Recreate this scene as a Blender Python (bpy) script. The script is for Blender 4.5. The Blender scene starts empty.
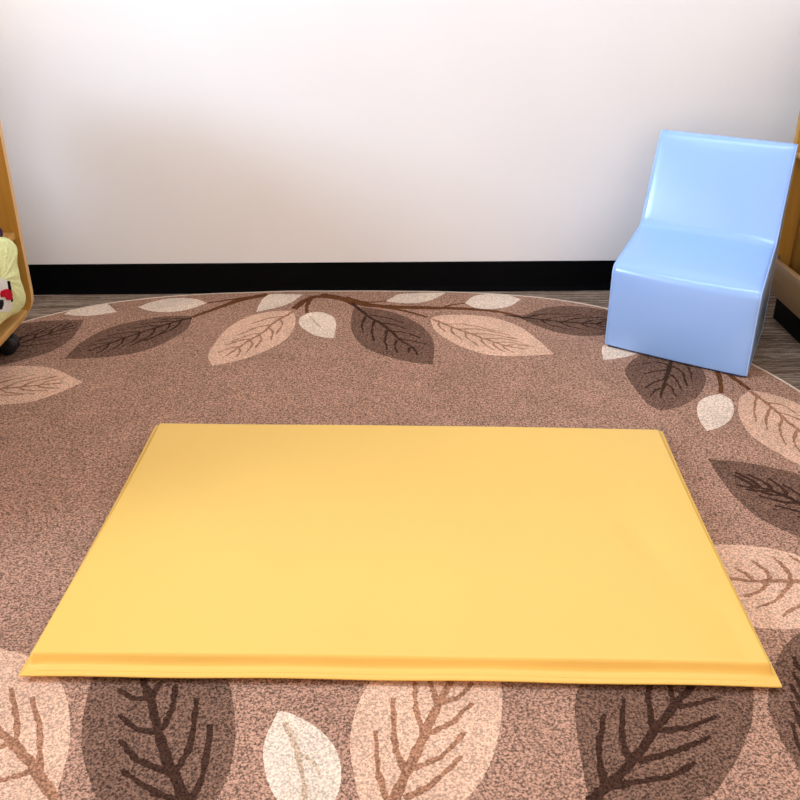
import bpy, bmesh, math, random
import numpy as np
from mathutils import Vector, geometry

random.seed(7)
rng = np.random.RandomState(3)
scene = bpy.context.scene
COL = scene.collection
R = math.radians

# ------------------------------------------------------------------ camera
F, H = 920.0, 1.09
PITCH, YAW = math.atan(468 / F), R(1.25)
FW = np.array([math.sin(YAW) * math.cos(PITCH), math.cos(YAW) * math.cos(PITCH), -math.sin(PITCH)])
RT = np.array([math.cos(YAW), -math.sin(YAW), 0.0])
UP = np.cross(RT, FW)
CAM = np.array([0, 0, H])


def ray(px, py): return FW + RT * (px - 400) / F - UP * (py - 400) / F
def at(px, py, z=0.0):
    d = ray(px, py); return CAM + d * (z - H) / d[2]
def aty(px, py, y):
    d = ray(px, py); return CAM + d * y / d[1]


cd = bpy.data.cameras.new('camera')
cam = bpy.data.objects.new('camera', cd)
COL.objects.link(cam)
cam.location = (0, 0, H)
cam.rotation_euler = (math.pi / 2 - PITCH, 0, -YAW)
cd.sensor_width = 36; cd.sensor_fit = 'HORIZONTAL'
cd.lens = F / 800 * 36
cd.clip_start = 0.02
scene.camera = cam


# ------------------------------------------------------------------ materials
def new_mat(name, rough=0.5, spec=0.5):
    m = bpy.data.materials.new(name); m.use_nodes = True
    nt = m.node_tree; b = nt.nodes['Principled BSDF']
    b.inputs['Roughness'].default_value = rough
    b.inputs['Specular IOR Level'].default_value = spec
    return m, nt, b


def srgb(r, g, b):
    f = lambda c: (c / 12.92 if c <= .04045 else ((c + .055) / 1.055) ** 2.4)
    return (f(r / 255), f(g / 255), f(b / 255), 1)


def coords(nt, scale=(1, 1, 1), rot=(0, 0, 0)):
    tc = nt.nodes.new('ShaderNodeTexCoord'); mp = nt.nodes.new('ShaderNodeMapping')
    mp.inputs['Scale'].default_value = scale; mp.inputs['Rotation'].default_value = rot
    nt.links.new(tc.outputs['Object'], mp.inputs['Vector'])
    return mp.outputs['Vector']


def noise(nt, vec, scale, detail=3, rough=.55):
    n = nt.nodes.new('ShaderNodeTexNoise')
    n.inputs['Scale'].default_value = scale; n.inputs['Detail'].default_value = detail
    n.inputs['Roughness'].default_value = rough
    nt.links.new(vec, n.inputs['Vector'])
    return n.outputs['Fac']


def ramp(nt, fac, stops):
    r = nt.nodes.new('ShaderNodeValToRGB')
    els = r.color_ramp.elements
    while len(els) < len(stops): els.new(.5)
    for e, (p, c) in zip(els, stops): e.position = p; e.color = c
    nt.links.new(fac, r.inputs['Fac'])
    return r.outputs['Color']


def mix(nt, a, b, fac, mode='MIX'):
    n = nt.nodes.new('ShaderNodeMix'); n.data_type = 'RGBA'; n.blend_type = mode
    for k, v in (('A', a), ('B', b)):
        s = [i for i in n.inputs if i.name == k and i.type == 'RGBA'][0]
        if isinstance(v, (tuple, list)): s.default_value = v
        else: nt.links.new(v, s)
    if isinstance(fac, (int, float)): n.inputs[0].default_value = fac
    else: nt.links.new(fac, n.inputs[0])
    return [o for o in n.outputs if o.type == 'RGBA'][0]


def bump(nt, b, h, strength, dist):
    n = nt.nodes.new('ShaderNodeBump')
    n.inputs['Strength'].default_value = strength; n.inputs['Distance'].default_value = dist
    nt.links.new(h, n.inputs['Height']); nt.links.new(n.outputs['Normal'], b.inputs['Normal'])


def plain(name, col, rough=.5, spec=.5, var=.06, vscale=8, bscale=None, bstr=.2, bdist=.002):
    m, nt, b = new_mat(name, rough, spec)
    v = coords(nt)
    g = ramp(nt, noise(nt, v, vscale), [(.3, (1 - var,) * 3 + (1,)), (.7, (1 + var,) * 3 + (1,))])
    nt.links.new(mix(nt, col, g, 1.0, 'MULTIPLY'), b.inputs['Base Color'])
    if bscale: bump(nt, b, noise(nt, v, bscale, 2), bstr, bdist)
    return m


def carpet(name, col, contrast=.55, brushed=.10):
    """cut-pile carpet: tuft speckle, brushed patches, pile bump"""
    m, nt, b = new_mat(name, 1.0, .02)
    v = coords(nt)
    av = nt.nodes.new('ShaderNodeMath'); av.operation = 'MULTIPLY_ADD'
    nt.links.new(noise(nt, v, 250, 3, .8), av.inputs[0]); av.inputs[1].default_value = .7
    hf = nt.nodes.new('ShaderNodeMath'); hf.operation = 'MULTIPLY'; hf.inputs[1].default_value = .3
    nt.links.new(noise(nt, v, 125, 4, .8), hf.inputs[0]); nt.links.new(hf.outputs[0], av.inputs[2])
    sp = av.outputs[0]
    c1 = ramp(nt, sp, [(.41, (1 - contrast,) * 3 + (1,)), (.5, (1, 1, 1, 1)), (.59, (1 + contrast,) * 3 + (1,))])
    br = ramp(nt, noise(nt, v, 7, 4, .6), [(.32, (1 - brushed, 1 - brushed, 1 - brushed, 1)), (.68, (1 + brushed, 1 + brushed, 1 + brushed, 1))])
    c = mix(nt, mix(nt, col, c1, 1.0, 'MULTIPLY'), br, 1.0, 'MULTIPLY')
    nt.links.new(c, b.inputs['Base Color'])
    bump(nt, b, noise(nt, v, 260, 3, .7), .55, .006)
    return m


def wood(name, c0, c1, axis='z', rough=.38):
    m, nt, b = new_mat(name, rough, .45)
    sc = {'x': (1.2, 18, 18), 'y': (18, 1.2, 18), 'z': (18, 18, 1.2)}[axis]
    v = coords(nt, sc)
    g = noise(nt, v, 2.2, 6, .62)
    nt.links.new(ramp(nt, g, [(.3, c0), (.7, c1)]), b.inputs['Base Color'])
    bump(nt, b, g, .06, .002)
    return m


M = {}
M['rug'] = carpet('rug_brown_pile', srgb(170, 130, 108), .68)
M['cream'] = carpet('rug_cream_pile', srgb(222, 178, 149), .38)
M['white'] = carpet('rug_ivory_pile', srgb(232, 206, 182), .32)
M['dark'] = carpet('rug_dark_pile', srgb(118, 88, 72), .7)
M['cvein'] = carpet('rug_tan_vein', srgb(168, 120, 92), .5)
M['wvein'] = carpet('rug_ivory_vein', srgb(203, 172, 144), .4)
M['dvein'] = carpet('rug_dark_vein', srgb(68, 46, 36), .5)
M['branch'] = carpet('rug_branch_pile', srgb(108, 66, 40), .5)
M['bind'] = plain('rug_binding', srgb(214, 190, 166), .8, .2, .1, 60, 300, .5)
M['vinyl_y'] = plain('yellow_vinyl', srgb(235, 189, 94), .46, .4, .015, 3, 600, .05, .001)
M['thread'] = plain('yellow_thread', srgb(222, 182, 84), .7, .3)
M['vinyl_b'] = plain('blue_vinyl', srgb(152, 189, 245), .2, .5, .012, 4, 500, .05, .001)
M['vinyl_b'].node_tree.nodes['Principled BSDF'].inputs['Specular IOR Level'].default_value = .8
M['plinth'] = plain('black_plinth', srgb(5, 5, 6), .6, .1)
M['seam_b'] = plain('blue_piping', srgb(164, 196, 244), .4, .5)
M['shade_d'] = plain('slate_under_shade', srgb(52, 60, 92), .7, .3)  # painted shade below the chair's front edge
M['maple'] = wood('maple_panel', srgb(178, 128, 48), srgb(202, 152, 68), 'z')
M['maple_y'] = wood('maple_board', srgb(200, 145, 72), srgb(222, 172, 100), 'y')
M['maple_edge'] = wood('maple_edge', srgb(216, 166, 104), srgb(232, 188, 130), 'z')
M['rail'] = wood('maple_rail', srgb(176, 134, 88), srgb(196, 154, 106), 'y')
M['black'] = plain('black_rubber', srgb(16, 17, 22), .45, .5)
M['steel'] = plain('caster_steel', srgb(60, 60, 66), .35, .6)
M['base'] = plain('black_baseboard', srgb(3, 3, 4), .6, .05, .1, 5)
M['lime'] = plain('lime_plush', srgb(248, 250, 180), .95, .1, .09, 60, 220, .8, .006)
M['pwhite'] = plain('white_felt', srgb(240, 238, 226), .95, .1, .05, 60, 300, .5)
M['pred'] = plain('red_felt', srgb(200, 24, 48), .9, .1, .05, 60)
M['pblack'] = plain('black_felt', srgb(14, 14, 22), .8, .2)
M['purple'] = plain('purple_fabric', srgb(58, 30, 62), .8, .2, .2, 80, 200, .5)

# wall paint
m, nt, b = new_mat('wall_paint', .62, .3)
v = coords(nt)
nt.links.new(ramp(nt, noise(nt, v, 1.5), [(.3, srgb(236, 232, 229)), (.7, srgb(240, 236, 233))]), b.inputs['Base Color'])
bump(nt, b, noise(nt, v, 160, 3), .10, .002)
M['wall'] = m
M['ceil'] = plain('ceiling_paint', srgb(238, 236, 232), .8, .2, .02)
# striated carpet tile
m, nt, b = new_mat('floor_carpet_tile', .95, .1)
v = coords(nt, (1.4, 52, 1))
n1 = noise(nt, v, 1.6, 4, .85)
c = ramp(nt, n1, [(.38, srgb(52, 38, 26)), (.455, srgb(152, 126, 106)), (.50, srgb(70, 54, 38)), (.55, srgb(200, 174, 152)), (.63, srgb(96, 88, 64))])
sp = ramp(nt, noise(nt, coords(nt), 260, 2, .7), [(.3, (.6, .6, .6, 1)), (.7, (1.35, 1.35, 1.35, 1))])
nt.links.new(mix(nt, c, sp, 1.0, 'MULTIPLY'), b.inputs['Base Color'])
bump(nt, b, n1, .5, .006)
M['floor'] = m


# ------------------------------------------------------------------ object helpers
def tag(o, label=None, cat=None, group=None, kind=None):
    for k, val in (('label', label), ('category', cat), ('group', group), ('kind', kind)):
        if val: o[k] = val
    return o


def link(name, me, mat, parent=None, loc=None):
    o = bpy.data.objects.new(name, me); COL.objects.link(o)
    if mat is not None: me.materials.append(mat)
    if parent is not None: o.parent = parent
    if loc is not None: o.location = loc
    return o


def empty(name, loc, rz=0):
    o = bpy.data.objects.new(name, None); COL.objects.link(o)
    o.location = loc; o.rotation_euler = (0, 0, rz); o.empty_display_size = .1
    return o


def from_bm(name, bm, mat, parent=None, loc=None, smooth=None):
    bmesh.ops.recalc_face_normals(bm, faces=bm.faces)
    me = bpy.data.meshes.new(name); bm.to_mesh(me); bm.free()
    if smooth is not None:
        for p in me.polygons: p.use_smooth = True
        me.set_sharp_from_angle(angle=R(smooth))
    return link(name, me, mat, parent, loc)


def add_box(bm, a, b, bevel=0, seg=2):
    r = bmesh.ops.create_cube(bm, size=1)
    for v in r['verts']:
        v.co = Vector([(a[i] + b[i]) / 2 + v.co[i] * (b[i] - a[i]) for i in range(3)])
    if bevel:
        es = list({e for v in r['verts'] for e in v.link_edges})
        bmesh.ops.bevel(bm, geom=es, offset=bevel, segments=seg, affect='EDGES', profile=.5)


def box(name, a, b, mat, parent=None, bevel=.003):
    bm = bmesh.new(); add_box(bm, a, b, bevel)
    return from_bm(name, bm, mat, parent, smooth=40)


def prism(bm, pts, axis, a, b):
    """closed polygon pts (2D) swept along an axis from a to b"""
    def P(p, t): return {'x': (t, p[0], p[1]), 'y': (p[0], t, p[1]), 'z': (p[0], p[1], t)}[axis]
    v0 = [bm.verts.new(P(p, a)) for p in pts]; v1 = [bm.verts.new(P(p, b)) for p in pts]
    n = len(pts)
    for i in range(n): bm.faces.new((v0[i], v0[(i + 1) % n], v1[(i + 1) % n], v1[i]))
    return bm.faces.new(v0[::-1]), bm.faces.new(v1)


def round_poly(pts, radii, seg=6):
    out = []; n = len(pts)
    for i in range(n):
        p = Vector(pts[i]); a = (Vector(pts[i - 1]) - p); c = (Vector(pts[(i + 1) % n]) - p); r = radii[i]
        if r <= 0: out.append(tuple(p)); continue
        la, lc = a.length, c.length; a.normalize(); c.normalize()
        r = min(r, la * .49, lc * .49)
        for k in range(seg + 1):
            t = k / seg
            out.append(tuple((p + a * r) * (1 - t) ** 2 + p * 2 * t * (1 - t) + (p + c * r) * t ** 2))
    return out


def tube(bm, pts, r, n=8, closed=False):
    pts = [Vector(p) for p in pts]; N = len(pts); rings = []
    for i, p in enumerate(pts):
        t = (pts[(i + 1) % N] - pts[i - 1]) if closed else (pts[min(i + 1, N - 1)] - pts[max(i - 1, 0)])
        t.normalize()
        ref = Vector((0, 0, 1)) if abs(t.z) < .9 else Vector((1, 0, 0))
        s = t.cross(ref).normalized(); u = s.cross(t)
        rings.append([bm.verts.new(p + (s * math.cos(2 * math.pi * k / n) + u * math.sin(2 * math.pi * k / n)) * r) for k in range(n)])
    for i in range(N if closed else N - 1):
        A, B = rings[i], rings[(i + 1) % N]
        for k in range(n): bm.faces.new((A[k], A[(k + 1) % n], B[(k + 1) % n], B[k]))
    if not closed:
        bm.faces.new(rings[0]); bm.faces.new(rings[-1][::-1])


# ------------------------------------------------------------------ setting
YW = 2.965
tag(box('floor', (-4, -2.0, -.05), (4, YW + .1, 0), M['floor'], bevel=0), kind='structure')
tag(box('wall_back', (-4, YW, 0), (4, YW + .1, 2.7), M['wall'], bevel=0), kind='structure')
tag(box('ceiling', (-4, -2.0, 2.7), (4, YW + .1, 2.8), M['ceil'], bevel=0), kind='structure')
XL = -1.62
bm = bmesh.new()   # left wall with a wide window opening above the shelving
add_box(bm, (XL - .12, -2.0, 0), (XL, YW, .72)); add_box(bm, (XL - .12, -2.0, 2.25), (XL, YW, 2.7))
add_box(bm, (XL - .12, -2.0, .72), (XL, .2, 2.25)); add_box(bm, (XL - .12, 2.45, .72), (XL, YW, 2.25))
tag(from_bm('wall_left', bm, M['wall']), kind='structure')
tag(box('wall_right', (1.60, -2.0, 0), (1.72, YW, 2.7), M['wall'], bevel=0), kind='structure')
bm = bmesh.new()   # coved vinyl base with a small toe
prism(bm, [(YW, 0), (YW - .016, 0), (YW - .015, .004), (YW - .009, .012), (YW - .006, .02), (YW - .006, .095), (YW - .004, .101), (YW, .102)], 'x', XL, 1.60)
tag(from_bm('baseboard_back', bm, M['base'], smooth=50), kind='structure')

# ------------------------------------------------------------------ rug
ZR = .009
leaves = []     # (material, outline px, veins px [(material, pts, w0, w1)])


def cat(pts, per=7):
    P = [np.array(p, float) for p in pts]
    P = [2 * P[0] - P[1]] + P + [2 * P[-1] - P[-2]]
    out = []
    for i in range(1, len(P) - 2):
        for k in range(per):
            t = k / per
            out.append(.5 * (2 * P[i] + (P[i + 1] - P[i - 1]) * t + (2 * P[i - 1] - 5 * P[i] + 4 * P[i + 1] - P[i + 2]) * t * t + (3 * P[i] - P[i - 1] - 3 * P[i + 1] + P[i + 2]) * t ** 3))
    out.append(P[-2])
    return out


def leaf(kind, a, b, veins=()):
    """a and b run from the base to the tip along the two sides"""
    A, B = cat(a), cat(b)
    leaves.append((kind, A + B[::-1][1:-1], list(veins)))


def auto_veins(rib, n=5, spread=.42, length=.68):
    """midrib (px) plus feather veins worked out on the floor plane"""
    return ('auto', rib, n, spread, length)


leaf('white', [(64, 314), (80, 306), (95, 304), (107, 304), (117, 312)], [(64, 314), (80, 316), (98, 315), (117, 312)])
leaf('dark', [(-45, 352), (-20, 338), (10, 326), (45, 321), (84, 320)], [(-45, 352), (-25, 364), (0, 365), (30, 358), (52, 351), (72, 338), (84, 320)],
     [auto_veins([(-45, 352), (0, 348), (30, 340), (60, 330), (74, 325)], 6)])
leaf('dark', [(192, 316), (170, 316), (140, 320), (115, 326), (95, 334), (78, 345), (64, 359)], [(192, 316), (188, 328), (175, 337), (155, 347), (130, 354), (95, 358), (64, 359)],
     [auto_veins([(192, 318), (178, 321), (155, 328), (130, 336), (105, 345), (88, 351)], 6)])
leaf('white', [(207, 303), (195, 299), (175, 298), (155, 301), (138, 307)], [(207, 303), (190, 309), (170, 312), (150, 311), (138, 307)])
leaf('cream', [(294, 311), (275, 311), (250, 316), (228, 328), (215, 343), (208, 355), (212, 366)], [(294, 311), (295, 325), (285, 340), (265, 351), (240, 360), (212, 366)],
     [auto_veins([(294, 311), (275, 322), (262, 333), (250, 340), (235, 350), (226, 356)], 5)])
leaf('white', [(303, 294.5), (290, 303), (275, 308), (256, 312)], [(303, 294.5), (283, 294), (268, 295), (260, 303), (256, 312)])
leaf('white', [(308, 313), (300, 318), (300, 325), (310, 333), (322, 337), (334, 338)], [(308, 313), (320, 312), (332, 316), (336, 324), (334, 338)],
     [('wvein', [(309, 316), (318, 325), (326, 332)], .006, .004)])
leaf('dark', [(354, 307), (370, 308), (392, 312), (412, 320), (426, 330), (434, 343), (433, 364)], [(354, 307), (351, 320), (353, 334), (366, 348), (392, 358), (416, 363), (433, 364)],
     [('dvein', [(352, 303), (368, 316), (380, 323), (392, 332), (400, 340), (412, 347), (418, 355)], .013, .007)] +
     [('dvein', p, .009, .005) for p in ([(366, 316), (362, 324), (363, 333)], [(374, 321), (372, 330), (374, 341)], [(387, 330), (385, 340), (387, 350)], [(397, 340), (395, 346), (397, 353)], [(410, 347), (408, 353)],
                                         [(370, 315), (388, 318), (404, 323)], [(380, 323), (396, 325), (406, 329)], [(391, 331), (406, 333), (421, 338)], [(400, 339), (413, 341), (427, 344)])])
leaf('white', [(386, 301), (393, 297), (400, 294), (420, 293), (446, 292.5)], [(386, 301), (400, 303), (416, 303), (428, 301), (438, 297), (446, 292.5)])
leaf('cream', [(430, 318), (445, 315), (470, 315), (495, 318), (520, 327), (537, 339), (554, 354)], [(430, 318), (434, 329), (445, 338), (465, 348), (490, 355), (520, 356), (554, 354)],
     [auto_veins([(430, 318), (449, 326), (471, 334), (491, 341), (507, 346), (524, 349)], 6)])
leaf('white', [(465, 303), (474, 296), (492, 294), (507, 295), (521, 299)], [(465, 303), (476, 308), (492, 309), (510, 306), (521, 299)])
leaf('dark', [(520, 317), (545, 308), (570, 306), (600, 309), (622, 316), (645, 328)], [(520, 317), (535, 325), (560, 333), (585, 336), (612, 334), (645, 328)],
     [auto_veins([(505, 315), (545, 320), (580, 323), (607, 324), (630, 325)], 6)])
leaf('white', [(655, 346), (630, 339), (604, 345), (603, 360)], [(655, 346), (636, 354), (620, 358), (603, 360)])
leaf('dark', [(680, 354), (655, 350), (637, 357), (627, 366), (626, 375), (637, 391), (648, 404), (661, 411)], [(680, 354), (698, 364), (706, 379), (698, 396), (681, 406), (661, 411)],
     [('dvein', [(674, 352), (668, 372), (664, 386), (660, 398)], .013, .007)] +
     [('dvein', p, .009, .005) for p in ([(669, 370), (655, 371), (644, 374)], [(667, 378), (655, 382), (645, 388)], [(663, 388), (656, 390), (650, 396)], [(669, 365), (655, 362), (642, 364)],
                                         [(668, 373), (676, 379), (682, 391)], [(665, 383), (672, 388), (675, 396)], [(671, 366), (682, 372), (687, 386)], [(674, 358), (688, 367), (692, 380)])])
leaf('white', [(721, 394), (709, 396), (699, 402), (697, 411), (700, 421), (707, 431)], [(721, 394), (731, 400), (734, 410), (730, 420), (720, 427), (707, 431)])
leaf('cream', [(750, 390), (740, 398), (738, 410), (742, 422), (753, 437), (775, 451), (800, 465), (835, 478), (870, 486)], [(750, 390), (775, 395), (800, 405), (830, 425), (853, 450), (870, 486)],
     [('cvein', [(750, 391), (770, 406), (780, 415), (800, 431), (830, 452)], .011, .008)] +
     [('cvein', p, .008, .004) for p in ([(757, 396), (754, 408), (756, 422)], [(771, 407), (766, 418), (767, 430)], [(782, 417), (780, 430), (786, 445)], [(798, 429), (794, 440), (800, 452)],
                                         [(765, 402), (782, 405), (800, 416)], [(778, 412), (796, 418), (815, 430)])])
leaf('dark', [(885, 540), (850, 500), (800, 475), (774, 468), (742, 462), (708, 459)], [(885, 540), (840, 548), (800, 537), (761, 519), (736, 498), (720, 478), (708, 459)],
     [auto_veins([(880, 535), (840, 520), (800, 503), (776, 492), (755, 486), (734, 475)], 6, .4, .55)])
leaf('cream', [(880, 600), (850, 572), (800, 556), (774, 549), (742, 545), (711, 546), (690, 558)], [(880, 600), (850, 620), (800, 628), (774, 629), (748, 624), (715, 600), (690, 558)],
     [('cvein', [(880, 590), (830, 584), (800, 581), (774, 581), (750, 581), (722, 577)], .014, .009)] +
     [('cvein', p, .010, .006) for p in ([(792, 581), (785, 568), (772, 556)], [(792, 582), (776, 600), (756, 608)], [(772, 581), (764, 569), (750, 560)], [(756, 582), (746, 574), (735, 568)], [(768, 583), (758, 592), (744, 597)],
                                         [(815, 582), (805, 566), (790, 556)], [(818, 584), (804, 602), (782, 616)])])
leaf('dark', [(815, 790), (788, 752), (775, 727), (768, 704), (772, 672), (785, 646), (800, 632)], [(815, 790), (850, 770), (880, 720), (860, 650), (800, 632)],
     [auto_veins([(815, 790), (820, 740), (815, 690), (806, 650)], 5)])
leaf('dark', [(592, 815), (583, 770), (577, 735), (575, 705), (582, 682), (610, 660), (650, 648), (705, 652)], [(592, 815), (660, 812), (707, 798), (728, 774), (745, 742), (753, 712), (748, 680), (705, 652)],
     [('dvein', [(590, 803), (603, 790), (629, 765), (653, 733), (674, 705), (694, 685)], .018, .012)] +
     [('dvein', p, .012, .008) for p in ([(605, 785), (599, 750), (604, 714)], [(630, 764), (622, 735), (624, 698)], [(653, 731), (649, 705), (650, 680)], [(674, 705), (669, 684)],
                                         [(612, 786), (650, 780), (675, 774), (696, 762)], [(638, 762), (670, 753), (690, 746), (711, 737)], [(656, 731), (689, 727), (716, 716)], [(676, 706), (695, 704), (716, 698)])])
leaf('cream', [(388, 830), (362, 802), (354, 775), (350, 742), (357, 707), (375, 676), (410, 648), (460, 640)], [(388, 830), (440, 820), (470, 795), (488, 768), (499, 733), (502, 690), (490, 655), (460, 640)],
     [('cvein', [(390, 808), (408, 770), (425, 733), (439, 702), (452, 678)], .017, .011)] +
     [('cvein', p, .011, .007) for p in ([(389, 806), (378, 770), (376, 730)], [(406, 772), (395, 745), (393, 698)], [(424, 735), (416, 708), (415, 681)], [(438, 704), (432, 688), (428, 676)],
                                         [(404, 798), (432, 784), (462, 756)], [(410, 769), (440, 757), (465, 732)], [(430, 733), (452, 722), (472, 703)], [(440, 703), (460, 696), (472, 682)])])
leaf('white', [(278, 711), (266, 737), (263, 756), (268, 782), (280, 803), (310, 828)], [(278, 711), (292, 714), (320, 730), (337, 752), (341, 779), (333, 803), (310, 828)],
     [('wvein', [(285, 722), (298, 755), (306, 800)], .01, .006), ('wvein', [(297, 753), (311, 760), (320, 775)], .007, .005)])
leaf('dark', [(190, 835), (110, 812), (90, 780), (82, 745), (84, 712), (93, 678), (115, 645), (150, 625)], [(190, 835), (212, 808), (228, 775), (235, 742), (234, 710), (226, 675), (200, 645), (150, 625)],
     [('dvein', [(189, 806), (173, 774), (159, 734), (150, 699), (142, 678)], .018, .012)] +
     [('dvein', p, .012, .008) for p in ([(192, 800), (204, 770), (210, 724)], [(175, 773), (190, 745), (197, 698)], [(161, 730), (172, 709), (176, 684)], [(151, 698), (160, 682)],
                                         [(180, 802), (150, 790), (122, 770)], [(170, 774), (138, 760), (120, 740)], [(158, 733), (136, 729), (119, 714)], [(150, 699), (132, 698), (118, 689)])])
leaf('cream', [(48, 822), (62, 775), (70, 738), (67, 700), (55, 675), (28, 656), (-20, 645)], [(48, 822), (0, 830), (-40, 800), (-62, 740), (-55, 680), (-20, 645)],
     [('cvein', [(55, 800), (34, 768), (12, 743), (-10, 722), (-25, 690)], .017, .011)] +
     [('cvein', p, .011, .007) for p in ([(39, 772), (40, 730), (32, 697)], [(15, 746), (17, 722), (10, 688)], [(31, 770), (10, 778), (-15, 782)], [(10, 742), (-5, 748), (-30, 746)], [(-8, 724), (-6, 705), (-12, 685)])])
leaf('cream', [(-60, 398), (-35, 374), (0, 367), (30, 366), (55, 369), (83, 382)], [(-60, 398), (-30, 408), (0, 405), (30, 402), (58, 393), (83, 382)],
     [auto_veins([(-60, 397), (-20, 391), (10, 388), (40, 385), (62, 383)], 5)])
stems = [('branch', [(268, 294.5), (240, 300), (215, 309), (192, 317)], .022, .010), ('branch', [(250, 297), (228, 300), (207, 303)], .012, .006),
         ('branch', [(294, 309), (303, 302), (314, 297), (330, 296)], .016, .018), ('branch', [(320, 295), (345, 299), (362, 304), (395, 307), (440, 308), (470, 309), (500, 312), (522, 317)], .028, .009),
         ('branch', [(311, 299), (307, 306), (307, 313)], .011, .007), ('branch', [(355, 303), (375, 306), (400, 310), (428, 317)], .016, .008), ('branch', [(345, 297), (365, 302), (386, 301)], .012, .006),
         ('branch', [(330, 297), (345, 300), (354, 305)], .02, .014), ('branch', [(440, 308), (452, 305), (465, 303)], .008, .006),
         ('branch', [(717, 370), (720, 380), (721, 393)], .010, .008), ('branch', [(718, 366), (735, 379), (750, 390)], .012, .009)]

W = lambda p: at(p[0], p[1], ZR)[:2]


def smooth_w(pts, per=6): return cat([W(p) for p in pts], per)


def stroke(pts, w0, w1, jit=.002):
    """variable-width ribbon polygon around a polyline on the floor plane"""
    L, Rr = [], []; n = len(pts)
    for i, p in enumerate(pts):
        t = pts[min(i + 1, n - 1)] - pts[max(i - 1, 0)]; t = t / (np.linalg.norm(t) + 1e-9); s = np.array([-t[1], t[0]])
        w = (w0 + (w1 - w0) * i / (n - 1)) / 2
        L.append(p + s * (w + rng.uniform(-jit, jit))); Rr.append(p - s * (w + rng.uniform(-jit, jit)))
    return L + Rr[::-1]


polys = []   # in painting order: later wins
veinpolys = []
VM = {'cream': 'cvein', 'dark': 'dvein', 'white': 'wvein'}


def inside(p, poly):
    x, y = p; c = False; n = len(poly); j = n - 1
    for i in range(n):
        xi, yi = poly[i]; xj, yj = poly[j]
        if (yi > y) != (yj > y) and x < (xj - xi) * (y - yi) / (yj - yi) + xi: c = not c
        j = i
    return c


for kind, out, veins in leaves:
    poly = [W(p) for p in out]
    polys.append((kind, poly))
    for vn in veins:
        if vn[0] != 'auto':
            veinpolys.append((vn[0], stroke(smooth_w(vn[1]), vn[2], vn[3]))); continue
        _, rib, n, spread, length = vn
        rb = smooth_w(rib, 8); near = rb[0][1] < 1.6
        w = .016 if near else .011
        veinpolys.append((VM[kind], stroke(rb, w, w * .55)))
        tot = len(rb) - 1
        L = np.linalg.norm(rb[-1] - rb[0])
        for k in range(n):
            for sgn in (-1, 1):
                i = int(tot * (.12 + .76 * (k + (.25 if sgn > 0 else 0)) / n))
                p = rb[i]; t = rb[min(i + 2, tot)] - rb[max(i - 2, 0)]; t = t / np.linalg.norm(t); s = np.array([-t[1], t[0]]) * sgn
                far = .05
                while far < .4 and inside(p + (t * .75 + s * .66) * far, poly): far += .008
                ln = far * length
                pts = [p, p + (t * .62 + s * .6) * ln * .5, p + (t * .86 + s * .52) * ln + t * ln * .1]
                veinpolys.append((VM[kind], stroke(cat(pts, 5), w * .7, w * .4)))
for s in stems: polys.insert(0, (s[0], stroke(smooth_w(s[1]), s[2] * 1.45, s[3] * 1.4, .002)))
polys += veinpolys

# outline: the traced rim, mirrored to close the far side
RC = np.array([-.149, 1.757])
rad = [(0, 1.29), (17.6, 1.325), (24.7, 1.327), (49.2, 1.344), (55.8, 1.322), (68.9, 1.25), (79.7, 1.203), (90, 1.19), (104, 1.219), (117, 1.288), (125.4, 1.332), (135, 1.351), (150, 1.335), (165, 1.305), (180, 1.29)]
rim = []
for k in range(240):
    a = k * 1.5
    aa = a if a <= 180 else 360 - a
    r = np.interp(aa, [q[0] for q in rad], [q[1] for q in rad])
    rim.append(r * .992)
rim = np.array(rim)
for _ in range(3): rim = (np.roll(rim, 1) + 2 * rim + np.roll(rim, -1)) / 4
outline = [RC + r * np.array([math.cos(R(k * 1.5)), math.sin(R(k * 1.5))]) for k, r in enumerate(rim)]

verts, edges = [], []


def add_loop(pl):
    s = len(verts)
    verts.extend(Vector((float(p[0]), float(p[1]))) for p in pl)
    n = len(pl); edges.extend((s + i, s + (i + 1) % n) for i in range(n))


add_loop(outline)
for _, pl in polys: add_loop(pl)
for gx in np.arange(-1.5, 1.3, .1):
    for gy in np.arange(.5, 3, .1):
        if inside((gx, gy), outline): verts.append(Vector((gx, gy)))
ov, oe, of, *_ = geometry.delaunay_2d_cdt(verts, edges, [], 0, 1e-5)
boxes = [(k, pl, min(p[0] for p in pl), max(p[0] for p in pl), min(p[1] for p in pl), max(p[1] for p in pl)) for k, pl in polys]
slots = ['rug', 'cream', 'white', 'dark', 'cvein', 'wvein', 'dvein', 'branch']
fs, mi = [], []
for f in of:
    c = sum((ov[i] for i in f), Vector((0, 0))) / len(f)
    if not inside(c, outline): continue
    k = 'rug'
    for kk, pl, x0, x1, y0, y1 in reversed(boxes):
        if x0 <= c.x <= x1 and y0 <= c.y <= y1 and inside(c, pl): k = kk; break
    a, b_, d = [ov[i] for i in f[:3]]
    f = list(f)
    if (b_ - a).cross(d - a) < 0: f = f[::-1]
    fs.append(f); mi.append(slots.index(k))
rug = empty('leaf_rug', (RC[0], RC[1], 0))
tag(rug, 'large rounded brown rug with cream and dark leaf pattern on the floor', 'rug')
me = bpy.data.meshes.new('pile')
me.from_pydata([(v.x - RC[0], v.y - RC[1], ZR) for v in ov], [], fs)
for s in slots: me.materials.append(M[s])
me.polygons.foreach_set('material_index', mi)
me.update()
bm = bmesh.new(); bm.from_mesh(me)
bmesh.ops.delete(bm, geom=[v for v in bm.verts if not v.link_faces], context='VERTS')
bd = [e for e in bm.edges if e.is_boundary]
ret = bmesh.ops.extrude_edge_only(bm, edges=bd)
for v in [g for g in ret['geom'] if isinstance(g, bmesh.types.BMVert)]: v.co.z = .001
bm.to_mesh(me); bm.free()
link('pile', me, None, rug)
bm = bmesh.new()
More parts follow.
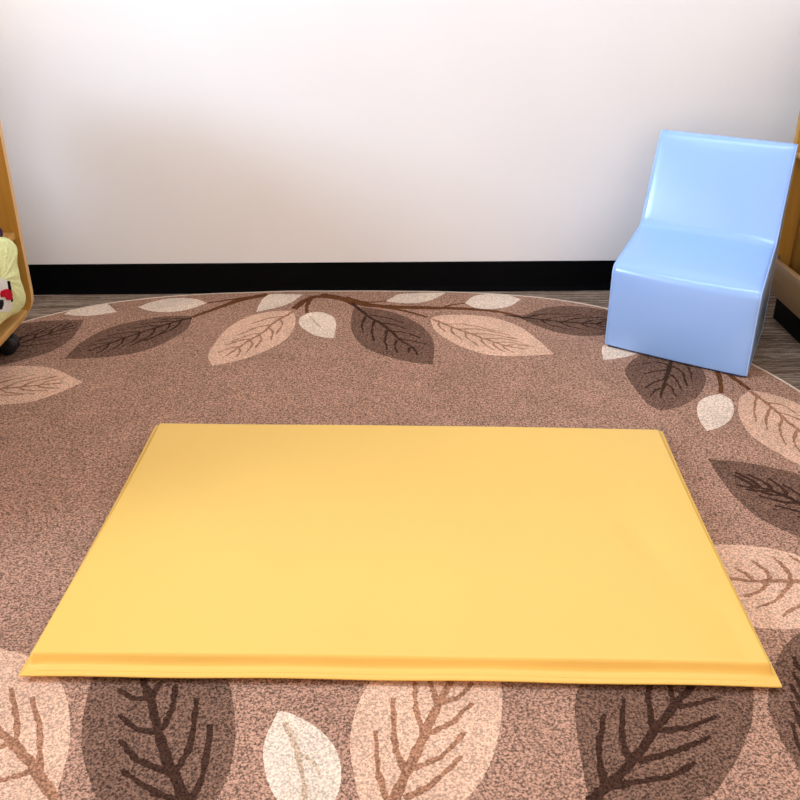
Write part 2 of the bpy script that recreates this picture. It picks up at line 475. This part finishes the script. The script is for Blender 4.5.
tube(bm, [(p[0] - RC[0], p[1] - RC[1], .0055) for p in outline], .0052, 8, True)
o = from_bm('binding', bm, M['bind'], rug, smooth=60); o['label'] = 'thin beige binding around the rug'

# ------------------------------------------------------------------ floor mat
ZF, ZT, ZB = .021, .046, .0105
c_bl, c_br, c_fr, c_fl = [at(*p, z)[:2] for p, z in (((156, 426), .034), ((662, 432), .034), ((781, 686), ZF), ((20, 675), ZF))]
mid = (c_bl + c_br + c_fr + c_fl) / 4
mat = empty('floor_mat', (mid[0], mid[1], ZB))
tag(mat, 'flat rectangular yellow vinyl play mat lying in the middle of the rug', 'mat')
WX, WY = np.linalg.norm(c_fr - c_fl), np.linalg.norm(c_bl - c_fl)


def axis_pts(n, L, e0, e1):
    a = [0, .002, .004] + list(np.linspace(.007, e0, 28)) + list(np.linspace(e0, L - e1, n))[1:-1] + list(np.linspace(L - e1, L - .007, 28)) + [L - .004, L - .002, L]
    return np.array(a) / L


ux = axis_pts(44, WX, .05, .05); vy = axis_pts(30, WY, .06, .05)


def sstep(x): x = min(max(x, 0), 1); return x * x * (3 - 2 * x)


dents = [(.885, .42, .030, .12, -.0062, .6), (.90, .30, .02, .10, -.002, .3), (.10, .07, .05, .02, -.001, 0), (.5, .6, .3, .25, .0015, .2), (.2, .4, .15, .2, .001, 0), (.955, .12, .018, .1, -.003, .2), (.7, .25, .18, .1, .0015, 0)]


def mat_pt(u, v, top):
    # v = 0 at the front edge
    x, y = u * WX, v * WY
    sag = .5 + .5 * math.cos(u * 9.0)
    P = (c_fl * (1 - u) + c_fr * u) * (1 - v) + (c_bl * (1 - u) + c_br * u) * v
    # seams bow in very slightly between the pointed corners
    P = P + np.array([0, 1.0]) * .0035 * (1 - v) ** 6 * math.sin(math.pi * u) * (1 if top else 1) - np.array([0, 1.0]) * -.0045 * v ** 6 * math.sin(math.pi * u)
    P = P + np.array([1.0, 0]) * .004 * math.sin(math.pi * v) * ((1 - u) ** 8 - u ** 8)
    fl = [(x, .0035, .012), (WX - x, .0035, .012), (y, .017, .009), (WY - y, .001, .012)]
    h = 1
    for d, w, rs in fl: h *= sstep((d - w) / rs)
    zf = ZF + .003 * math.sin(u * 23) * (1 - v) ** 3 * .35 + .012 * v
    if not top:
        z = ZB + (zf - .0025 - ZB) * (1 - h)
        if min(x, y, WX - x, WY - y) < .001: z = zf
        return P, z
    # a plump roll just above the seam
    z = zf + .0015 + (ZT - zf) * h
    roll = math.exp(-((y - .016) / .007) ** 2) * .004 * sstep(x / .04) * sstep((WX - x) / .04)
    z += roll * (1 - h * .3)
    for du, dv, su, sv, amp, tl in dents:
        a = (u - du) + (v - dv) * tl * .3; z += amp * math.exp(-(a / su) ** 2 - ((v - dv) / sv) ** 2) * h
    z += .0006 * math.sin(u * 13 + v * 5) * math.sin(v * 11 - u * 3) * h
    if min(x, y, WX - x, WY - y) < .001: z = zf
    return P, z


bm = bmesh.new()
gt = [[None] * len(vy) for _ in ux]; gb = [[None] * len(vy) for _ in ux]
for i, u in enumerate(ux):
    for j, v in enumerate(vy):
        P, z = mat_pt(u, v, True)
        gt[i][j] = bm.verts.new((P[0] - mid[0], P[1] - mid[1], z - ZB))
        if i in (0, len(ux) - 1) or j in (0, len(vy) - 1): gb[i][j] = gt[i][j]
        else:
            P, z = mat_pt(u, v, False)
            gb[i][j] = bm.verts.new((P[0] - mid[0], P[1] - mid[1], z - ZB))
for i in range(len(ux) - 1):
    for j in range(len(vy) - 1):
        bm.faces.new((gt[i][j], gt[i + 1][j], gt[i + 1][j + 1], gt[i][j + 1]))
        try: bm.faces.new((gb[i][j], gb[i][j + 1], gb[i + 1][j + 1], gb[i + 1][j]))
        except ValueError: pass
from_bm('cover', bm, M['vinyl_y'], mat, smooth=80)
bm = bmesh.new()                                    # seam piping along all four edges
loop = [(u, 0) for u in ux] + [(1, v) for v in vy[1:]] + [(u, 1) for u in ux[::-1][1:]] + [(0, v) for v in vy[::-1][1:-1]]
pp = []
for u, v in loop:
    P, z = mat_pt(u, v, True); pp.append((P[0] - mid[0], P[1] - mid[1], z - ZB))
tube(bm, pp, .0024, 6, True)
from_bm('seam_edge', bm, M['vinyl_y'], mat, smooth=80)
bm = bmesh.new()                                    # stitches along the front flange
n = 190
for k in range(n):
    u0, u1 = (k + .2) / n, (k + .75) / n
    if u0 < .012 or u1 > .988: continue
    a = mat_pt(u0, .0075 / WY, True); c = mat_pt(u1, .0075 / WY, True)
    tube(bm, [(a[0][0] - mid[0], a[0][1] - mid[1], a[1] - ZB + .0002), (c[0][0] - mid[0], c[0][1] - mid[1], c[1] - ZB + .0002)], .0006, 5)
o = from_bm('stitching', bm, M['thread'], mat); o['label'] = 'row of darker yellow stitches along the front seam'

# ------------------------------------------------------------------ foam chair
CW, CYAW, TAPER, SKEW = .406, R(-34.47), .029, -.106
chair = empty('foam_chair', (.821, 2.346, .0131), CYAW)
tag(chair, 'light blue vinyl foam toddler chair standing at the rug edge by the wall', 'chair')
prof = [(0, 0), (-.005, .244), (.249, .297), (.346, .528), (.361, .553), (.388, .553), (.384, 0)]
prof = round_poly([(d, z) for d, z in prof], [.006, .026, .022, .014, .012, .012, .006], 7)
# resample the long runs so the cover can puff
rs = []
for i, p in enumerate(prof):
    q = prof[(i + 1) % len(prof)]; L = math.dist(p, q); k = max(1, int(L / .02))
    rs += [(p[0] + (q[0] - p[0]) * t / k, p[1] + (q[1] - p[1]) * t / k) for t in range(k)]
prof = rs
NS = 24
cen = (.2, .22)


def chair_pt(p, s, inset=0):
    d, z = p
    w = 1 - s * s
    if d < .02 and z < .25: d -= .008 * w * (.35 + .65 * math.sin(math.pi * min(1, max(0, z / .25)))) + .003 * w
    elif z < .31 and .02 < d < .30 and z > .2: z += .005 * w
    elif z > .31 and d < .39: d -= .006 * w * math.sin(math.pi * min(1, (z - .3) / .23))
    return (s * (CW / 2 - TAPER * d) + SKEW * d, d, z)


bm = bmesh.new()
cols = [-1, -.985] + list(np.linspace(-.95, .95, NS)) + [.985, 1]
N = len(prof)
# inward offsets of the profile at the two ends give the rounded side edge
def offset(pr, r):
    out = []
    for i in range(N):
        a = Vector(pr[i - 1]); c = Vector(pr[(i + 1) % N]); t = (c - a).normalized(); nrm = Vector((t.y, -t.x))
        out.append((pr[i][0] + nrm.x * r, pr[i][1] + nrm.y * r))
    return out
area = sum(prof[i][0] * prof[(i + 1) % N][1] - prof[(i + 1) % N][0] * prof[i][1] for i in range(N))
sg = 1 if area < 0 else -1
rings = []
for s in cols:
    pr = offset(prof, sg * {1: .005, .985: .0012}.get(abs(s), 0))
    rings.append([bm.verts.new(chair_pt(p, s)) for p in pr])
for A, B in zip(rings, rings[1:]):
    for k in range(N): bm.faces.new((A[k], A[(k + 1) % N], B[(k + 1) % N], B[k]))
bm.faces.new(rings[0]); bm.faces.new(rings[-1][::-1])
from_bm('cushion_cover', bm, M['vinyl_b'], chair, smooth=50)
for s in (-1, 1):
    bm = bmesh.new()
    pr = offset(prof, sg * .0022)
    tube(bm, [(s * (CW / 2 - TAPER * d - .0008) + SKEW * d, d, z) for d, z in pr], .0022, 6, True)
    from_bm('side_piping', bm, M['seam_b'], chair, smooth=60)
bm = bmesh.new()      # bottom panel, dark slate colour paints the shade under the front edge
prism(bm, [(-CW / 2 + .01, -.001), (CW / 2 - .01, -.001), (CW / 2 - .022 + SKEW * .37, .37), (-CW / 2 + .022 + SKEW * .37, .37)], 'z', -.002, .0015)
o = from_bm('base_shade_panel', bm, M['shade_d'], chair); o['label'] = 'thin dark slate panel as painted shade under the chair'


# ------------------------------------------------------------------ shelving units
def caster(parent, loc, name='caster'):
    """swivel caster: plate, fork, twin wheel"""
    bm = bmesh.new()
    add_box(bm, (-.03, -.03, .066), (.03, .03, .071), .001)
    prism(bm, [(-.012, .062), (.016, .066), (.022, .04), (.018, .028), (.008, .026)], 'y', -.026, -.021)
    prism(bm, [(-.012, .062), (.016, .066), (.022, .04), (.018, .028), (.008, .026)], 'y', .021, .026)
    add_box(bm, (-.014, -.026, .058), (.018, .026, .066), .003)
    c = from_bm(name, bm, M['black'], parent, loc, smooth=40)
    bm = bmesh.new()
    for y0 in (-.019, .002):
        pr = round_poly([(0, .004), (.0285, .004), (.0285, .0), (.0285, .017), (.02, .017)], [0, 0, 0, 0, 0])
        ring = []
        prf = [(.006, 0), (.024, .0), (.0285, .003), (.0285, .014), (.024, .017), (.010, .015), (.006, .017)]
        for k in range(24):
            a = 2 * math.pi * k / 24
            ring.append([bm.verts.new((.012 + r * math.cos(a), y0 + w, .029 + r * math.sin(a))) for r, w in prf])
        for k in range(24):
            A, B = ring[k], ring[(k + 1) % 24]
            for q in range(len(prf)): bm.faces.new((A[q], A[(q + 1) % len(prf)], B[(q + 1) % len(prf)], B[q]))
    from_bm('wheel', bm, M['black'], c, smooth=40)
    return c


# --- left: open shelf on casters, its front towards +x, running along y
XF, YE, LEAN = -1.010, 2.545, .0
lu = empty('shelf_unit', (XF - .17, 2.0, 0))
tag(lu, 'open wooden shelf unit on black casters at the left edge', 'shelf')
OX, OY = XF - .17, 2.0
LEN = 1.05; D = .36; TOP = .86


def lbox(name, a, b, mat, bevel=.003):
    return box(name, (a[0] - OX, a[1] - OY, a[2]), (b[0] - OX, b[1] - OY, b[2]), mat, lu, bevel)


for y0 in (YE - .02, YE - LEN):
    bm = bmesh.new()
    pts = round_poly([(XF - D - OX, .078), (XF - OX, .078), (XF + LEAN - OX, TOP), (XF - D - OX, TOP)], [.01, .085, .03, .01], 6)
    prism(bm, pts, 'y', y0 - OY, y0 + .02 - OY)
    o = from_bm('side_panel', bm, M['maple'], lu, smooth=30)
    bm = bmesh.new()       # pale edge band down the front edge
    pr = [p for p in round_poly([(XF - D - OX, .078), (XF - OX, .078), (XF + LEAN - OX, TOP), (XF - D - OX, TOP)], [0, .085, .03, 0], 6)][1:-1]
    inn = [(p[0] - .0015, p[1]) for p in pr]; out = [(p[0] + .0008, p[1]) for p in pr]
    prism(bm, inn + out[::-1], 'y', y0 + .0005 - OY, y0 + .0195 - OY)
    from_bm('edge_band', bm, M['maple_edge'], o, smooth=40)
lbox('back_panel', (XF - D, YE - LEN + .02, .09), (XF - D + .012, YE - .02, TOP), M['maple'])
lbox('bottom_board', (XF - D + .012, YE - LEN + .02, .092), (XF - .018, YE - .02, .114), M['maple_y'])
zs = .343; xs = -1.021
lbox('middle_shelf', (XF - D + .012, YE - LEN + .02, zs - .02), (xs, YE - .02, zs), M['maple_y'])
lbox('top_board', (XF - D + .012, YE - LEN + .02, TOP - .022), (XF - .02, YE - .02, TOP), M['maple_y'])
for cx, cy in ((XF - .071, YE - .10), (XF - .071, YE - LEN + .1), (XF - D + .06, YE - .1), (XF - D + .06, YE - LEN + .1)):
    caster(lu, (cx - OX, cy - OY, .0105 if cx > XF - .2 and cy > 2 else .0105))

# --- right: display rack with a front rail, its front towards -x
XR, YR = 1.212, 2.722
OX2, OY2 = XR + .15, 2.1
ru = empty('display_rack', (OX2, OY2, 0))
tag(ru, 'wooden display rack with a low front rail at the right edge beside the blue chair', 'shelf')


def rbox(name, a, b, mat, bevel=.003):
    return box(name, (a[0] - OX2, a[1] - OY2, a[2]), (b[0] - OX2, b[1] - OY2, b[2]), mat, ru, bevel)


RL = 1.15; ZL0, ZL1 = .088, .192; RT_ = .92
rbox('front_rail', (XR, YR - RL, ZL0), (XR + .020, YR, ZL1), M['rail'], .005)
for y0 in (YR - .022, YR - RL):
    bm = bmesh.new()
    pts = round_poly([(XR + .021 - OX2, ZL0), (XR + .021 - OX2, ZL1 + .012), (XR + .002 - OX2, ZL1 + .012), (XR + .002 - OX2, RT_), (XR + .30 - OX2, RT_), (XR + .30 - OX2, ZL0)], [.003, .002, .003, .03, .02, .01], 5)
    prism(bm, pts, 'y', y0 - OY2, y0 + .022 - OY2)
    from_bm('side_panel', bm, M['maple'], ru, smooth=30)
rbox('bottom_board', (XR + .021, YR - RL + .022, ZL0 + .001), (XR + .29, YR - .022, ZL0 + .04), M['maple_y'])
xb = float(aty(789, 265, YR - .022)[0])
rbox('back_panel', (xb, YR - RL + .022, ZL0 + .04), (xb + .014, YR - .022, RT_ - .02), M['maple'])
for zz in (.50, .80):
    rbox('shelf_board', (XR + .006, YR - RL + .022, zz), (xb, YR - .022, zz + .016), M['maple_y'])
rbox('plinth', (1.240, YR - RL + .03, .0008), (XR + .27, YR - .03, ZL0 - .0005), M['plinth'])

# ------------------------------------------------------------------ soft toy on the left shelf
TX, TS = -1.022, .17      # the toy leans outward: x = TX + TS * (z - .1145)


def on_toy(px, py, lift=0.0):
    d = ray(px, py); t = (TX + lift - TS * .1145 + TS * H) / (d[0] - TS * d[2])
    return CAM + d * t


out = [(-44, 262), (-22, 243), (-2, 238), (7, 239), (15, 246), (15.5, 262), (19, 280), (24.5, 298), (20, 310), (5, 319), (-20, 343), (-44, 366)]
pc = on_toy(-8, 280)
loop = [on_toy(*p) - pc for p in cat(out + [out[0]], 6)[:-1]]
loop = [(float(p[1]), float(p[2])) for p in loop]
zmin = min(p[1] for p in loop)
for i, p in enumerate(loop):      # the base sits flat on the board
    loop[i] = (p[0], max(p[1], .1155 - float(pc[2])))
dz = float(pc[2]) - .1145
toy = empty('soft_toy', (TX, float(pc[1]), .1145), math.pi / 2)
tag(toy, 'pale lime green plush toy with a white, red and black patch on the left shelf', 'soft toy')
TH = .026


def toy_surface(k, t, side):
    """ring k, blend t from rim (0) to centre (1)"""
    x, z = loop[k]
    th = TH * math.sqrt(max(0, 1 - (1 - t) ** 2)) * (1 + .10 * math.sin(x * 90 + 1) * math.cos(z * 75))
    zz = z * (1 - t) + dz
    return (x * (1 - t), side * th - TS * zz, zz)


bm = bmesh.new(); K = len(loop); T = [0, .03, .08, .16, .28, .42, .6, .8]
rim_v = [bm.verts.new(toy_surface(k, 0, 1)) for k in range(K)]
for side in (-1, 1):
    prev = rim_v
    for t in T[1:]:
        cur = [bm.verts.new(toy_surface(k, t, side)) for k in range(K)]
        for k in range(K): bm.faces.new((prev[k], prev[(k + 1) % K], cur[(k + 1) % K], cur[k]))
        prev = cur
    c = bm.verts.new((0, side * TH - TS * dz, dz))
    for k in range(K): bm.faces.new((prev[k], prev[(k + 1) % K], c))
body = from_bm('body', bm, M['lime'], toy, smooth=80)
bm = bmesh.new()
tube(bm, [(x, -TS * (z + dz), z + dz) for x, z in loop], .002, 6, True)
from_bm('seam', bm, M['lime'], toy, smooth=80)


def toy_y(x, z):
    """front surface depth at x, z (z measured from the toy's base)"""
    zz = z - dz; a = math.atan2(zz, x); best = max(loop, key=lambda p: math.cos(math.atan2(p[1], p[0]) - a))
    rr = math.hypot(*best); t = 1 - min(1, math.hypot(x, zz) / rr)
    return -TS * z - TH * math.sqrt(max(0, 1 - (1 - t) ** 2)) * (1 + .10 * math.sin(best[0] * 90 + 1) * math.cos(best[1] * 75))


def patch(name, px, mat, lift):
    # a felt patch sewn on the front
    P = []
    for p in px:
        q = on_toy(*p, .02) - np.array([0, pc[1], .1145]); P.append((float(q[1]), float(q[2])))
    cx = sum(p[0] for p in P) / len(P); cz = sum(p[1] for p in P) / len(P)
    bm = bmesh.new(); rows = []
    for s in (1, .75, .5, .25):
        rows.append([bm.verts.new((cx + (p[0] - cx) * s, toy_y(cx + (p[0] - cx) * s, cz + (p[1] - cz) * s) - lift, cz + (p[1] - cz) * s)) for p in P])
    n = len(P)
    for A, B in zip(rows, rows[1:]):
        for k in range(n): bm.faces.new((A[k], A[(k + 1) % n], B[(k + 1) % n], B[k]))
    bm.faces.new(rows[-1])
    r = bmesh.ops.extrude_face_region(bm, geom=list(bm.faces))
    for v in [g for g in r['geom'] if isinstance(g, bmesh.types.BMVert)]: v.co.y += .004
    return from_bm(name, bm, mat, toy, smooth=50)


dens = lambda pts: [tuple(p) for p in cat(pts + [pts[0]], 3)[:-1]]
o = patch('face_patch', dens([(-16, 286), (-6, 279), (3, 280), (6, 292), (12, 304), (11, 311), (-4, 312), (-14, 308)]), M['pwhite'], .002); o['label'] = 'white felt patch'
o = patch('red_mark', dens([(0, 290), (4, 289), (8, 293), (9, 299), (5, 300), (2, 297), (-2, 297), (-3, 292)]), M['pred'], .006); o['label'] = 'red felt mark'
o = patch('black_dot', dens([(-5, 300), (-1, 300), (1, 304), (-1, 309), (-5, 309), (-7, 304)]), M['pblack'], .006); o['label'] = 'black felt dot'
o = patch('black_line', [(4, 281), (5.2, 281), (11, 301), (9.8, 302)], M['pblack'], .005); o['label'] = 'thin black line beside the red mark'

# small dark purple pouch on the middle shelf
q = aty(-9, 229, YE - .10)
bm = bmesh.new()
bmesh.ops.create_uvsphere(bm, u_segments=24, v_segments=14, radius=1)
for v in bm.verts:
    x, y, z = v.co
    k = 1 + .06 * math.sin(5 * x + 3 * y)
    s = lambda c: math.copysign(abs(c) ** .75, c)
    v.co = (s(x) * .028 * k, s(y) * .022 * k, (s(z) + 1) * .020)
    if v.co.z > .034: v.co.z += .003 * math.cos(9 * math.atan2(y, x))
pouch = from_bm('fabric_pouch', bm, M['purple'], None, (float(q[0]), YE - .10, zs + .0005), smooth=80)
tag(pouch, 'small dark purple pouch on the middle shelf of the left unit', 'pouch')


# ------------------------------------------------------------------ light
def area(name, loc, target, sx, sy, power, col):
    l = bpy.data.lights.new(name, 'AREA'); l.shape = 'RECTANGLE'; l.size = sx; l.size_y = sy; l.energy = power; l.color = col
    o = bpy.data.objects.new(name, l); COL.objects.link(o); o.location = loc
    o.rotation_euler = (Vector(target) - Vector(loc)).to_track_quat('-Z', 'Y').to_euler()
    return o


area('window_light', (-3.05, 1.15, 1.92), (0, 2.0, .6), 1.2, .75, 108, (.51, .73, 1.0))
area('ceiling_light', (.95, 1.75, 2.66), (.95, 1.75, 0), 1.2, .6, 19, (.55, .75, 1.0))
area('ceiling_light', (-.15, 1.75, 2.66), (-.15, 1.75, 0), 1.2, .3, 13, (.55, .75, 1.0))
w = bpy.data.worlds.new('world'); scene.world = w; w.use_nodes = True
w.node_tree.nodes['Background'].inputs['Color'].default_value = (1.0, .80, .62, 1)
w.node_tree.nodes['Background'].inputs['Strength'].default_value = 2.45
vs = scene.view_settings
vs.view_transform = 'Standard'; vs.look = 'None'; vs.gamma = 1; vs.exposure = -0.09; vs.use_curve_mapping = False
